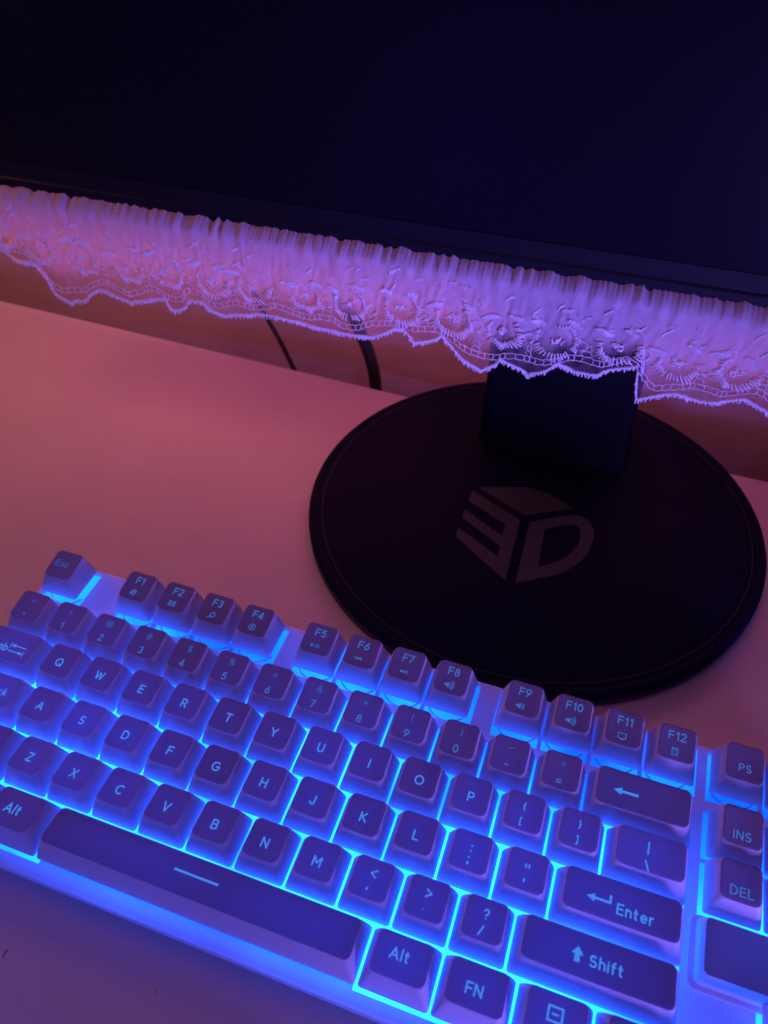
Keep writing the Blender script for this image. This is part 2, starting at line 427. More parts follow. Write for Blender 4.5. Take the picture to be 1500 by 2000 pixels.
# ---- legends: everything is reduced to triangles lying on the cap's top
def _el(cx_, cy_, rx, ry, a0, a1, n=14):
    return [(cx_ + rx * math.cos(math.radians(a0 + (a1 - a0) * i / n)), cy_ + ry * math.sin(math.radians(a0 + (a1 - a0) * i / n))) for i in range(n + 1)]
G = {   # single-weight lettering: (advance width, strokes) for a cap height of 1
 'A': (.82, [[(0, 0), (.41, 1), (.82, 0)], [(.15, .3), (.67, .3)]]),
 'B': (.64, [[(0, 0), (0, 1), (.34, 1)] + _el(.34, .765, .25, .235, 90, -90) + [(0, .53)], [(.34, .53)] + _el(.36, .265, .28, .265, 90, -90) + [(0, 0)]]),
 'C': (.80, [_el(.46, .5, .46, .5, 48, 312)]),
 'D': (.74, [[(0, 0), (0, 1), (.28, 1)] + _el(.28, .5, .46, .5, 90, -90) + [(0, 0)]]),
 'E': (.56, [[(.56, 0), (0, 0), (0, 1), (.56, 1)], [(0, .52), (.5, .52)]]),
 'F': (.54, [[(0, 0), (0, 1), (.56, 1)], [(0, .5), (.5, .5)]]),
 'G': (.86, [_el(.46, .5, .46, .5, 48, 345) + [(.91, .47), (.5, .47)]]),
 'H': (.70, [[(0, 0), (0, 1)], [(.7, 0), (.7, 1)], [(0, .52), (.7, .52)]]),
 'I': (.02, [[(0, 0), (0, 1)]]),
 'J': (.50, [[(.5, 1), (.5, .27)] + _el(.25, .27, .25, .27, 0, -180)]),
 'K': (.66, [[(0, 0), (0, 1)], [(.6, 1), (0, .4)], [(.2, .58), (.66, 0)]]),
 'L': (.52, [[(0, 1), (0, 0), (.54, 0)]]),
 'M': (.84, [[(0, 0), (0, 1), (.42, .36), (.84, 1), (.84, 0)]]),
 'N': (.70, [[(0, 0), (0, 1), (.7, 0), (.7, 1)]]),
 'O': (.94, [_el(.47, .5, .47, .5, 0, 360, 24)]),
 'P': (.60, [[(0, 0), (0, 1), (.32, 1)] + _el(.32, .72, .28, .28, 90, -90) + [(0, .44)]]),
 'Q': (.94, [_el(.47, .5, .47, .5, 0, 360, 24), [(.55, .3), (.9, -.04)]]),
 'R': (.62, [[(0, 0), (0, 1), (.32, 1)] + _el(.32, .72, .28, .28, 90, -90) + [(0, .44)], [(.3, .44), (.62, 0)]]),
 'S': (.62, [_el(.31, .745, .27, .255, 35, 270) + _el(.31, .25, .3, .25, 85, -150)]),
 'T': (.66, [[(0, 1), (.66, 1)], [(.33, 1), (.33, 0)]]),
 'U': (.68, [[(0, 1), (0, .34)] + _el(.34, .34, .34, .34, 180, 360) + [(.68, 1)]]),
 'V': (.76, [[(0, 1), (.38, 0), (.76, 1)]]),
 'W': (1.1, [[(0, 1), (.27, 0), (.55, .86), (.83, 0), (1.1, 1)]]),
 'X': (.70, [[(0, 0), (.7, 1)], [(0, 1), (.7, 0)]]),
 'Y': (.72, [[(0, 1), (.36, .48), (.72, 1)], [(.36, .48), (.36, 0)]]),
 'Z': (.66, [[(0, 1), (.64, 1), (0, 0), (.66, 0)]]),
 '0': (.56, [_el(.28, .5, .28, .5, 0, 360, 20)]),
 '1': (.26, [[(0, .78), (.26, 1), (.26, 0)]]),
 '2': (.58, [_el(.29, .72, .27, .28, 165, -35) + [(0, 0), (.6, 0)]]),
 '3': (.56, [_el(.27, .76, .24, .24, 150, -85), _el(.27, .26, .28, .26, 85, -150)]),
 '4': (.62, [[(.46, 0), (.46, 1), (0, .27), (.62, .27)]]),
 '5': (.58, [[(.54, 1), (.1, 1), (.04, .54)] + _el(.28, .32, .29, .32, 120, -148)]),
 '6': (.58, [_el(.29, .3, .29, .3, 0, 360, 18), [(.45, 1), (.06, .46)]]),
 '7': (.56, [[(0, 1), (.56, 1), (.17, 0)]]),
 '8': (.58, [_el(.29, .76, .23, .24, 0, 360, 16), _el(.29, .27, .29, .27, 0, 360, 16)]),
 '9': (.58, [_el(.29, .7, .29, .3, 0, 360, 18), [(.13, 0), (.52, .54)]]),
 'a': (.56, [_el(.28, .34, .28, .34, 0, 360, 16), [(.56, .7), (.56, 0)]]),
 'b': (.56, [_el(.28, .34, .28, .34, 0, 360, 16), [(0, 1.05), (0, 0)]]),
 'c': (.50, [_el(.28, .34, .28, .34, 45, 315)]),
 'e': (.56, [[(.02, .36), (.56, .36)] + _el(.28, .34, .28, .34, 5, 315)]),
 'f': (.34, [[(.12, 0), (.12, .82)] + _el(.32, .82, .2, .2, 180, 80), [(-.04, .66), (.34, .66)]]),
 'h': (.48, [[(0, 1.05), (0, 0)], [(0, .4)] + _el(.24, .42, .24, .27, 180, 0) + [(.48, 0)]]),
 'i': (.02, [[(0, .7), (0, 0)], [(0, .93), (0, .97)]]),
 'k': (.48, [[(0, 1.05), (0, 0)], [(.44, .68), (0, .28)], [(.15, .42), (.5, 0)]]),
 'l': (.02, [[(0, 1.05), (0, 0)]]),
 'n': (.48, [[(0, .7), (0, 0)], [(0, .4)] + _el(.24, .42, .24, .27, 180, 0) + [(.48, 0)]]),
 'o': (.58, [_el(.29, .34, .29, .34, 0, 360, 16)]),
 'p': (.56, [_el(.28, .34, .28, .34, 0, 360, 16), [(0, .7), (0, -.3)]]),
 'r': (.32, [[(0, .7), (0, 0)], [(0, .38)] + _el(.26, .4, .26, .29, 180, 75)]),
 's': (.42, [_el(.21, .52, .19, .17, 35, 270) + _el(.21, .18, .21, .17, 85, -150)]),
 't': (.36, [[(.13, .95), (.13, .16)] + _el(.3, .17, .17, .17, 180, 275), [(-.03, .67), (.36, .67)]]),
 '!': (.02, [[(0, 1), (0, .3)], [(0, .02), (0, .06)]]),
 '@': (1.0, [_el(.5, .45, .5, .52, -40, 300, 24), _el(.48, .45, .2, .22, 0, 360, 14), [(.69, .68), (.7, .3), (.85, .22), (.98, .4)]]),
 '#': (.74, [[(.18, 0), (.32, 1)], [(.46, 0), (.6, 1)], [(0, .32), (.7, .32)], [(.06, .68), (.76, .68)]]),
 '$': (.60, [_el(.3, .7, .26, .2, 35, 270) + _el(.3, .3, .28, .2, 85, -150), [(.3, 1.08), (.3, -.08)]]),
 '%': (.84, [_el(.17, .78, .16, .2, 0, 360, 12), _el(.67, .22, .16, .2, 0, 360, 12), [(.1, 0), (.74, 1)]]),
 '^': (.5, [[(0, .5), (.25, 1), (.5, .5)]]),
 '&': (.72, [[(.74, 0), (.2, .66), (.16, .82), (.24, .97), (.38, 1), (.52, .92), (.52, .76), (.42, .62), (.08, .4), (0, .22), (.08, .06), (.28, 0), (.5, .06), (.66, .24), (.74, .44)]]),
 '*': (.5, [[(.25, .45), (.25, 1)], [(.02, .6), (.48, .86)], [(.02, .86), (.48, .6)]]),
 '(': (.24, [_el(.5, .5, .5, .68, 130, 230, 8)]),
 ')': (.24, [_el(-.26, .5, .5, .68, 50, -50, 8)]),
 '-': (.40, [[(0, .42), (.42, .42)]]), '_': (.62, [[(0, 0), (.62, 0)]]),
 '=': (.56, [[(0, .3), (.56, .3)], [(0, .62), (.56, .62)]]),
 '+': (.62, [[(0, .5), (.62, .5)], [(.31, .19), (.31, .81)]]),
 '[': (.22, [[(.22, 1), (0, 1), (0, 0), (.22, 0)]]), ']': (.22, [[(0, 1), (.22, 1), (.22, 0), (0, 0)]]),
 '{': (.26, [[(.26, 1), (.12, .95), (.12, .6), (0, .5), (.12, .4), (.12, .05), (.26, 0)]]),
 '}': (.26, [[(0, 1), (.14, .95), (.14, .6), (.26, .5), (.14, .4), (.14, .05), (0, 0)]]),
 ':': (.04, [[(0, .08), (0, .12)], [(0, .62), (0, .66)]]), ';': (.1, [[(.06, .1), (0, -.2)], [(.04, .6), (.04, .64)]]),
 '"': (.36, [[(0, 1), (0, .66)], [(.36, 1), (.36, .66)]]), "'": (.02, [[(0, 1), (0, .66)]]),
 '<': (.6, [[(.6, .9), (0, .5), (.6, .1)]]), '>': (.6, [[(0, .9), (.6, .5), (0, .1)]]),
 ',': (.1, [[(.1, .12), (0, -.2)]]), '.': (.04, [[(0, .03), (0, .07)]]), '/': (.42, [[(0, 0), (.42, 1)]]),
 '?': (.52, [_el(.26, .74, .25, .26, 165, -60) + [(.26, .4), (.26, .28)], [(.26, .01), (.26, .05)]]),
 '`': (.2, [[(0, 1), (.2, .76)]]), '~': (.6, [[(0, .46), (.14, .6), (.3, .54), (.46, .46), (.6, .6)]]),
}
def text(s, x, y, h, weight=0.0, center_bbox=False, w=0.15):
    sp = .2 + w
    strokes, adv = [], 0.0
    for ch in s:
        gw, st = G[ch]
        strokes += [[(p[0] + adv, p[1]) for p in q] for q in st]
        adv += gw + sp
    xs_ = [p[0] for q in strokes for p in q]; ys_ = [p[1] for q in strokes for p in q]
    mx_ = (max(xs_) + min(xs_)) / 2
    my_ = (max(ys_) + min(ys_)) / 2 if center_bbox else 0.5
    k = h * (1 - w * .9) if not center_bbox else h * .9
    T = []
    for q in strokes:
        T += line([((p[0] - mx_) * k + x, (p[1] - my_) * k + y) for p in q], (w + weight * 2) * h)
    return T
def poly(pts):
    # convex fan
    return [[pts[0], pts[i], pts[i + 1]] for i in range(1, len(pts) - 1)]
def line(pts, w):
    out = []
    for (x0, y0), (x1, y1) in zip(pts, pts[1:]):
        dx, dy = x1 - x0, y1 - y0; L = math.hypot(dx, dy) or 1
        ux, uy = dx / L * w * .5, dy / L * w * .5
        px, py = -uy, ux
        e_ = .98 if L > w * 2.2 else .5
        ux, uy = ux * e_, uy * e_
        a, b = (x0 - ux + px, y0 - uy + py), (x0 - ux - px, y0 - uy - py)
        c, d = (x1 + ux - px, y1 + uy - py), (x1 + ux + px, y1 + uy + py)
        out += [[a, b, c], [a, c, d]]
    return out
def arc(cx_, cy_, r, a0, a1, n=10):
    return [(cx_ + r * math.cos(math.radians(a0 + (a1 - a0) * i / n)), cy_ + r * math.sin(math.radians(a0 + (a1 - a0) * i / n))) for i in range(n + 1)]
def icon(kind):
    T = []
    if kind == 'globe':
        T += poly(arc(0, 0, 1.15, 0, 360, 16)[:-1]) if False else line(arc(0, 0, 1.1, 20, 340, 14), .5)
        T += line([(-1.0, 0), (1.0, 0)], .45); T += line([(-1.6, -1.0), (1.7, 1.1)], .3)
    if kind == 'mail':
        T += line([(-1.5, -1), (1.5, -1), (1.5, 1), (-1.5, 1), (-1.5, -1)], .35); T += line([(-1.5, 1), (0, -.2), (1.5, 1)], .35)
        T += line([(-1.5, -1), (-.4, .1)], .3); T += line([(1.5, -1), (.4, .1)], .3)
    if kind == 'search':
        T += line(arc(.4, .3, 1.05, 0, 360, 14), .4); T += line([(-.4, -.5), (-1.4, -1.4)], .45)
    if kind == 'player':
        T += line(arc(0, 0, 1.35, 0, 360, 16), .35); T += poly([(-.5, -.75), (.85, 0), (-.5, .75)])
    if kind == 'playpause':
        T += poly([(-1.9, -.8), (-.5, 0), (-1.9, .8)]); T += line([(-.2, -.7), (.3, .7)], .28)
        T += line([(.9, -.7), (.9, .7)], .3); T += line([(1.6, -.7), (1.6, .7)], .3)
    if kind == 'prev':
        T += line([(-1.5, -.7), (-1.5, .7)], .35); T += poly([(-1.2, 0), (0, -.75), (0, .75)]); T += poly([(0, 0), (1.3, -.75), (1.3, .75)])
    if kind == 'next':
        T += line([(1.5, -.7), (1.5, .7)], .35); T += poly([(1.2, 0), (0, .75), (0, -.75)]); T += poly([(0, 0), (-1.3, .75), (-1.3, -.75)])
    if kind.startswith('vol'):
        T += poly([(-2.1, -.45), (-1.3, -.45), (-1.3, .45), (-2.1, .45)]); T += poly([(-1.3, -.45), (-.2, -1.25), (-.2, 1.25), (-1.3, .45)])
        for k in range(int(kind[3])):
            T += line(arc(-.5, 0, .95 + .65 * k, -50, 50, 7), .3)
    if kind == 'screen':
        T += line([(-1.4, -1), (1.4, -1), (1.4, 1), (-1.4, 1), (-1.4, -1)], .3); T += line([(-.6, -1.4), (.6, -1.4)], .3)
    if kind == 'calc':
        T += line([(-1, -1.3), (1, -1.3), (1, 1.3), (-1, 1.3), (-1, -1.3)], .35); T += line([(-.5, .7), (.5, .7)], .5)
        for a in (-.5, 0, .5):
            for b in (-.1, -.7): T += line([(a - .05, b), (a + .05, b)], .26)
    if kind == 'back':
        T += poly([(-4.2, 0), (-1.3, -1.35), (-1.3, 1.35)]); T += line([(-1.4, 0), (4.0, 0)], .95)
    if kind == 'enter':
        T += poly([(-4.3, -.5), (-1.6, -1.8), (-1.6, .8)]); T += line([(-1.7, -.5), (3.3, -.5)], .8); T += line([(3.3, -.5), (3.3, 1.5)], .8)
    if kind == 'shift':
        T += poly([(0, 2.5), (-1.9, .1), (1.9, .1)]); T += poly([(-.85, .15), (-.85, -2.2), (.85, -2.2), (.85, .15)])
    if kind == 'tab':
        T += line([(-3.6, 2.3), (-3.6, .3)], .4); T += line([(-2.9, 1.3), (3.4, 1.3)], .45); T += poly([(-3.3, 1.3), (-1.5, .4), (-1.5, 2.2)])
        T += line([(3.6, -2.3), (3.6, -.3)], .4); T += line([(-3.4, -1.3), (2.9, -1.3)], .45); T += poly([(3.3, -1.3), (1.5, -2.2), (1.5, -.4)])
    if kind == 'menu':
        T += line([(-2.1, -1.95), (2.1, -1.95), (2.1, 1.95), (-2.1, 1.95), (-2.1, -1.95)], .62); T += line([(-.75, 0), (.75, 0)], .6)
    if kind == 'space':
        T += line([(-7.8, 0), (7.8, 0)], .75)
    if kind == 'up': T += poly([(0, 1.6), (-1.5, -1), (1.5, -1)])
    if kind == 'down': T += poly([(0, -1.6), (1.5, 1), (-1.5, 1)])
    if kind == 'left': T += poly([(-1.6, 0), (1, -1.5), (1, 1.5)])
    if kind == 'right': T += poly([(1.6, 0), (-1, 1.5), (-1, -1.5)])
    return T
def shift_t(T, x, y): return [[(p[0] + x, p[1] + y) for p in q] for q in T]

def legend(parent, row, w, tris, m, name="legend"):
    bm = bmesh.new()
    zz = 0.08
    for k, q in enumerate(tris):
        q = list(q)
        ar = (q[1][0] - q[0][0]) * (q[2][1] - q[0][1]) - (q[2][0] - q[0][0]) * (q[1][1] - q[0][1])
        if abs(ar) < 1e-7: continue
        if ar < 0: q = q[::-1]
        bm.faces.new([bm.verts.new((p[0], p[1], top_z(row, w, p[0], p[1]) + zz)) for p in q])
    bmesh.ops.remove_doubles(bm, verts=bm.verts, dist=1e-4)
    return obj(name, bm, m, parent)

def key(row, x0, w, items, word, y=None):
    me = cap_mesh(row, w)
    o = bpy.data.objects.new("keycap", me); COL.objects.link(o); o.parent = kb
    o["label"] = word
    c = K(((x0 + w / 2) * U, ROWY[row] if y is None else y, 0))
    o.location = Vector(c) * S
    by_m = {}
    for T, lv in items: by_m.setdefault(lv, []).extend(T)
    for lv, T in by_m.items(): legend(o, row, w, T, m_leg[lv])
    return o

H = 3.5
Fi = ['globe', 'mail', 'search', 'player', 'playpause', 'prev', 'next', 'vol3', 'vol2', 'vol3', 'screen', 'calc']
key(0, 0, 1, [(text("Esc", -1.0, 1.2, 3.2), 2)], "white keycap marked Esc at the corner")
for i in range(12):
    x0 = (2, 6.5, 11)[i // 4] + i % 4
    lab = "F%d" % (i + 1)
    key(0, x0, 1, [(text(lab, -0.1, 3.6, 3.3, 0.004), 1), (shift_t(icon(Fi[i]), -.4, -2.3), 1)], "white keycap marked %s" % lab)
for i, s in enumerate(("PS", "SL", "PB")):
    key(0, NUMX + i, 1, [(text(s, 0.2, -1.0, 2.9), 1)], "white keycap marked %s" % s)
nums = "`1234567890-="; shf = "~!@#$%^&*()_+"
names = {'`': 'grave accent and tilde', '-': 'minus and underscore', '=': 'equals and plus'}
for i, (a, b) in enumerate(zip(nums, shf)):
    cb = a in "`-=" 
    key(1, i, 1, [(text(a, -.5, -3.0, 3.1, 0.002, center_bbox=cb), 1),
                  (text(b, 0.0, 3.5, 2.9, 0.0, center_bbox=True), 2)], "white keycap marked with %s" % names.get(a, 'the number ' + a))
key(1, 13, 2, [(shift_t(icon('back'), -6.0, .2), 0)], "wide white keycap with a left arrow, backspace")
for i, s in enumerate(("INS", "HM", "PU")): key(1, NUMX + i, 1, [(text(s, -.1, -2.2, 3.1), 1)], "white keycap marked %s" % s)
for i, s in enumerate(("DEL", "END", "PD")): key(2, NUMX + i, 1, [(text(s, .4, -2.2, 3.2), 1)], "white keycap marked %s" % s)
key(2, 0, 1.5, [(text("Tab", -4.4, -.9, 3.3), 0), (shift_t(icon('tab'), 3.6, -.5), 0)], "white keycap marked Tab with two arrows")
for i, s in enumerate("QWERTYUIOP"): key(2, 1.5 + i, 1, [(text(s, 0, 0, H, 0.004), 0)], "white keycap marked %s" % s)
key(2, 11.5, 1, [(text("{", -.4, 2.6, 2.9, 0, True), 0), (text("[", -.6, -2.8, 2.9, 0, True), 0)], "white keycap marked with opening brackets")
key(2, 12.5, 1, [(text("}", -.2, 2.6, 2.9, 0, True), 0), (text("]", -.4, -2.8, 2.9, 0, True), 0)], "white keycap marked with closing brackets")
key(2, 13.5, 1.5, [(line([(-1.0, 4.0), (-1.0, .2)], .55), 0), (line([(-1.5, -2.2), (-.3, -5.2)], .55), 0)], "white keycap marked with a bar and a backslash")
key(3, 0, 1.75, [(text("CapsLock", 1.1, .4, 3.0), 0)], "white keycap marked CapsLock")
for i, s in enumerate("ASDFGHJKL"): key(3, 1.75 + i, 1, [(text(s, 0, 0, H, 0.004), 0)], "white keycap marked %s" % s)
key(3, 10.75, 1, [(text(":", 0, 1.9, 3.2, .03, True), 0), (text(";", -.2, -2.3, 3.2, .03, True), 0)], "white keycap marked with colon and semicolon")
key(3, 11.75, 1, [(text('"', 0, 2.4, 3.4, .01, True), 0), (text("'", -.3, -2.4, 3.4, .01, True), 0)], "white keycap marked with quotation marks")
key(3, 12.75, 2.25, [(shift_t(icon('enter'), -6.9, .3), 0), (text("Enter", 4.4, -1.2, 3.5, .008), 0)], "wide white keycap marked Enter with a bent arrow")
key(4, 0, 2.25, [(text("Shift", 2, 0, 3.4, .006), 0)], "wide white keycap marked Shift, left end of its row")
for i, s in enumerate("ZXCVBNM"): key(4, 2.25 + i, 1, [(text(s, 0, 0, H, 0.004), 0)], "white keycap marked %s" % s)
for i, (a, b) in enumerate(((',', '<'), ('.', '>'), ('/', '?'))):
    key(4, 9.25 + i, 1, [(text(b, 0.2, 2.6, 3.2, .004, True), 0), (text(a, -.4, -2.6, 3.2, .004, True), 0)],
        "white keycap marked with %s" % ('comma', 'full stop', 'question mark and slash')[i])
key(4, 12.25, 2.75, [(shift_t(icon('shift'), -6.3, .6), 0), (text("Shift", 2.6, .2, 3.5, .008), 0)], "wide white keycap marked Shift with an up arrow")
key(5, 0, 1.25, [(text("Ctrl", -.4, .8, 3.3, .004), 0)], "white keycap marked Ctrl")
key(5, 1.25, 1.25, [(text("Win", -.4, .8, 3.3, .004), 0)], "white keycap marked Win")
key(5, 2.5, 1.25, [(text("Alt", -.6, .8, 3.5, .004), 0)], "white keycap marked Alt left of the space bar")
key(5, 3.75, 6.25, [(shift_t(icon('space'), .1, 1.4), 0)], "long white space bar with one short line")
key(5, 10, 1.25, [(text("Alt", -.8, 1.6, 3.5, .004), 0)], "white keycap marked Alt right of the space bar")
key(5, 11.25, 1.25, [(text("FN", -.6, 0, 3.5, .006), 0)], "white keycap marked FN")
key(5, 12.5, 1.25, [(shift_t(icon('menu'), -.3, 1.6), 0)], "white keycap marked with a small framed box")
key(5, 13.75, 1.25, [(text("Ctrl", -.6, .8, 3.3, .004), 0)], "white keycap marked Ctrl right of the boxed key")
key(4, NUMX + 1, 1, [(icon('up'), 0)], "white keycap with an up arrow")
for i, s in enumerate(('left', 'down', 'right')): key(5, NUMX + i, 1, [(icon(s), 0)], "white keycap with a %s arrow" % s)

# clear collars of the switches in front of the F row (thin rings on the light guide)
for x0 in [0] + [2 + i for i in range(4)] + [6.5 + i for i in range(4)] + [11 + i for i in range(4)] + [NUMX]:
    bm = bmesh.new()
    c = ((x0 + .5) * U, ROWY[0] - 1.0)
    rin, rout = 8.6, 9.0
    a_ = [(c[0] + rout * math.cos(t), c[1] + rout * math.sin(t)) for t in [math.radians(205 + 130 * i / 20) for i in range(21)]]
    b_ = [(c[0] + rin * math.cos(t), c[1] + rin * math.sin(t)) for t in [math.radians(205 + 130 * i / 20) for i in range(21)]]
    top = [[bm.verts.new(K((*p, z))) for p in q] for q, z in ((a_, ZP + .02), (a_, ZP + 1.0), (b_, ZP + 1.0), (b_, ZP + .02))]
    for u_, v_ in zip(top, top[1:]):
        for i in range(20): bm.faces.new((u_[i], u_[i + 1], v_[i + 1], v_[i]))
    obj("switch_collar", bm, m_body, kb, smooth=30)

# blank plaque of the navigation block, standing on a stepped foot
bm = bmesh.new()
px0, px1 = 289.9, (NUMX + 3) * U + .5
pcx, pw = (px0 + px1) / 2, px1 - px0
def pr(w_, d_, r_, cy_, z_): return [K((x, y, z_)) for x, y in rrect(w_, d_, r_, pcx, cy_, 6)]
loft(bm, [pr(pw + 4.2, 23.2, 3.2, -58.6, ZC + .003), pr(pw + 4.0, 23.0, 3.1, -58.6, ZC + .55), pr(pw + 3.4, 22.4, 2.8, -58.6, ZC + .8), pr(pw - 3, 16.4, 2, -58.2, ZC + .8)])
obj("plaque_foot", bm, m_case, kb, smooth=40)
bm = bmesh.new()
rings = [pr(pw, 20.4, 2.2, -58.2, ZC + .8), pr(pw - .3, 20.0, 2.1, -58.1, ZC + 2.2), pr(pw - 2.2, 17.6, 1.9, -58.4, -4.6), pr(pw - 2.6, 17.2, 1.7, -58.4, -4.3)]
rv = loft(bm, rings)
f = bm.faces.new(rv[-1]); f.material_index = 1
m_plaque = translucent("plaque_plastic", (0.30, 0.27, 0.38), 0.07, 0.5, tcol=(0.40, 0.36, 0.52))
obj("blank_plaque", bm, [m_bar_side, m_plaque], kb, smooth=30, label="wide blank white plaque below the DEL key")

# ------------------------------------------------------------------ monitor
mon = thing("monitor", "black switched-off monitor on a round base with a grey 3D emblem", "monitor", (197.6, 147, 0))
MO = Vector((197.6, 147, 0))
def Mn(p): return (p[0] - MO.x, p[1] - MO.y, p[2])
# round base
def circ(r, z, n=160): return [Mn((197.6 + r * math.cos(2 * math.pi * i / n), 147 + r * math.sin(2 * math.pi * i / n), z)) for i in range(n)]
bm = bmesh.new()
loft(bm, [circ(118.5, .6), circ(120.8, .9), circ(121.4, 1.6), circ(121.4, 4.2), circ(120.6, 4.8)], cap_bottom=True)
obj("base_skirt", bm, m_rim, mon, smooth=50)
bm = bmesh.new()
loft(bm, [circ(119.6, 4.7), circ(121.0, 5.3), circ(121.6, 6.3), circ(121.5, 7.6), circ(120.7, 8.6), circ(119.2, 9.1), circ(117.4, 9.0),
          circ(116.8, 8.75), circ(116.2, 8.75), circ(115.6, 9.0), circ(60, 9.0)], cap_top=True)
bs = obj("round_base", bm, m_disc, mon, smooth=50)
# raised stitching round the rim
bm = bmesh.new()
for i in range(380):
    a = 2 * math.pi * i / 380
    ca, sa = math.cos(a), math.sin(a)
    x, y = 197.6 + 114.2 * ca, 147 + 114.2 * sa
    tx, ty = -sa, ca
    l, w_ = .62, .28
    pts = [(x + tx * l * s1 + ca * w_ * s2, y + ty * l * s1 + sa * w_ * s2) for s1, s2 in ((-1, -1), (1, -1), (1, 1), (-1, 1))]
    lo = [bm.verts.new(Mn((*p, 9.0))) for p in pts]; hi = [bm.verts.new(Mn((*p, 9.22))) for p in pts]
    bm.faces.new(hi[::-1])
    for k in range(4): bm.faces.new((lo[k], hi[k], hi[(k + 1) % 4], lo[(k + 1) % 4]))
bmesh.ops.recalc_face_normals(bm, faces=bm.faces)
o = obj("rim_stitching", bm, m_rim, None); o.parent = bs
# emblem: a cube read as 3 and D, printed 0.15 mm proud of the base
def flat(bm, outer, inner=None, z=9.15):
    if inner is None:
        f = bm.faces.new([bm.verts.new(Mn((*p, z))) for p in outer]); return
    # bridge two closed outlines by triangulating with holes
    vo = [bm.verts.new(Mn((*p, z))) for p in outer]; vi = [bm.verts.new(Mn((*p, z))) for p in inner]
    ed = [bm.edges.new((v_[i], v_[(i + 1) % len(v_)])) for v_ in (vo, vi) for i in range(len(v_))]
    bmesh.ops.triangle_fill(bm, use_beauty=True, use_dissolve=False, edges=ed)
LT = [(165.81, 151.98), (193.0, 161.38), (203.98, 160.26), (219.81, 152.27), (215.96, 150.44), (196.19, 138.4), (193.05, 139.09)]
LE = [(163.97, 148.12), (193.99, 133.84), (196.02, 88.74), (164.63, 110.24), (164.38, 117.05), (188.72, 103.43), (188.25, 110.88), (164.16, 125.2), (163.89, 131.9), (187.35, 118.82), (187.5, 127.72), (163.78, 139.29)]
LDo = [(199.07, 133.61), (208.28, 140.27), (216.75, 145.71), (220.3, 147.3), (223.49, 147.66), (226.3, 147.0), (228.5, 145.41), (230.7, 142.8), (232.28, 139.28), (233.0, 134.9), (233.02, 130.14), (232.4, 124.8), (231.21, 119.57), (229.3, 114.5), (226.62, 109.92), (223.2, 105.1), (218.82, 100.9), (210.4, 95.0), (201.05, 88.85)]
LDi = [(207.67, 130.96), (212.76, 134.95), (218.02, 138.14), (220.5, 139.3), (222.41, 139.71), (224.3, 138.8), (225.46, 136.86), (226.3, 133.0), (226.45, 128.65), (225.6, 123.6), (224.03, 119.06), (221.9, 114.9), (219.2, 111.27), (214.6, 107.1), (209.57, 103.24)]
bm = bmesh.new(); flat(bm, LT); flat(bm, LE); flat(bm, LDo, LDi)
bmesh.ops.recalc_face_normals(bm, faces=bm.faces)
for f in bm.faces:
    if f.normal.z < 0: f.normal_flip()
o = obj("emblem", bm, m_logo, None, label="grey cube emblem reading 3D"); o.parent = bs
# neck
bm = bmesh.new()
def nr(w_, d_, cx_, cy_, z_, r_=3): return [Mn((x, y, z_)) for x, y in rrect(w_, d_, r_, cx_, cy_, 5)]
loft(bm, [nr(92, 50, 199, 211.5, 9.0, 8), nr(89.5, 46.5, 199, 211.5, 9.4, 7), nr(87.5, 43.5, 199, 211.5, 10.6, 6), nr(86, 41, 199, 211.5, 13, 5), nr(84, 38, 198, 211, 40, 5), nr(82, 36, 197.5, 210, 90, 5), nr(81, 36, 197.5, 210, 260, 5)], cap_top=True)
obj("neck", bm, mat("black_neck_coating", (0.005, 0.005, 0.010), 0.6, 0.08), mon, smooth=40)
# panel: housing, screen
PX0, PX1, PZ0, PZ1, PY = -215, 610, 129, 500, 161
bm = bmesh.new()
def fr(ins, y, r=3):
    return [Mn((x, y, z)) for x, z in rrect(PX1 - PX0 - 2 * ins, PZ1 - PZ0 - 2 * ins, r, (PX0 + PX1) / 2, (PZ0 + PZ1) / 2, 4)]
loft(bm, [fr(40, 205), fr(4, 192), fr(0, 188), fr(0, PY + 1.2), fr(.4, PY + .3), fr(1.2, PY), fr(11.0, PY), fr(11.4, PY + .25), fr(12.0, PY + 1.2), fr(19.5, PY + 2.4), fr(19.6, PY + 3.2)], cap_bottom=True)
bmesh.ops.recalc_face_normals(bm, faces=bm.faces)
obj("bezel_housing", bm, m_black, mon, smooth=35)
bm = bmesh.new()
v4 = [bm.verts.new(Mn(p)) for p in ((PX0 + 19, PY + 3.0, PZ0 + 19), (PX1 - 19, PY + 3.0, PZ0 + 19), (PX1 - 19, PY + 3.0, PZ1 - 19), (PX0 + 19, PY + 3.0, PZ1 - 19))]
bm.faces.new(v4)
obj("screen", bm, m_screen, mon)
bm = bmesh.new(); box(bm, *[0] * 0, 150 - MO.x, 245 - MO.x, 195 - MO.y, 222 - MO.y, 240, 330)
obj("mounting_bracket", bm, m_black, mon)

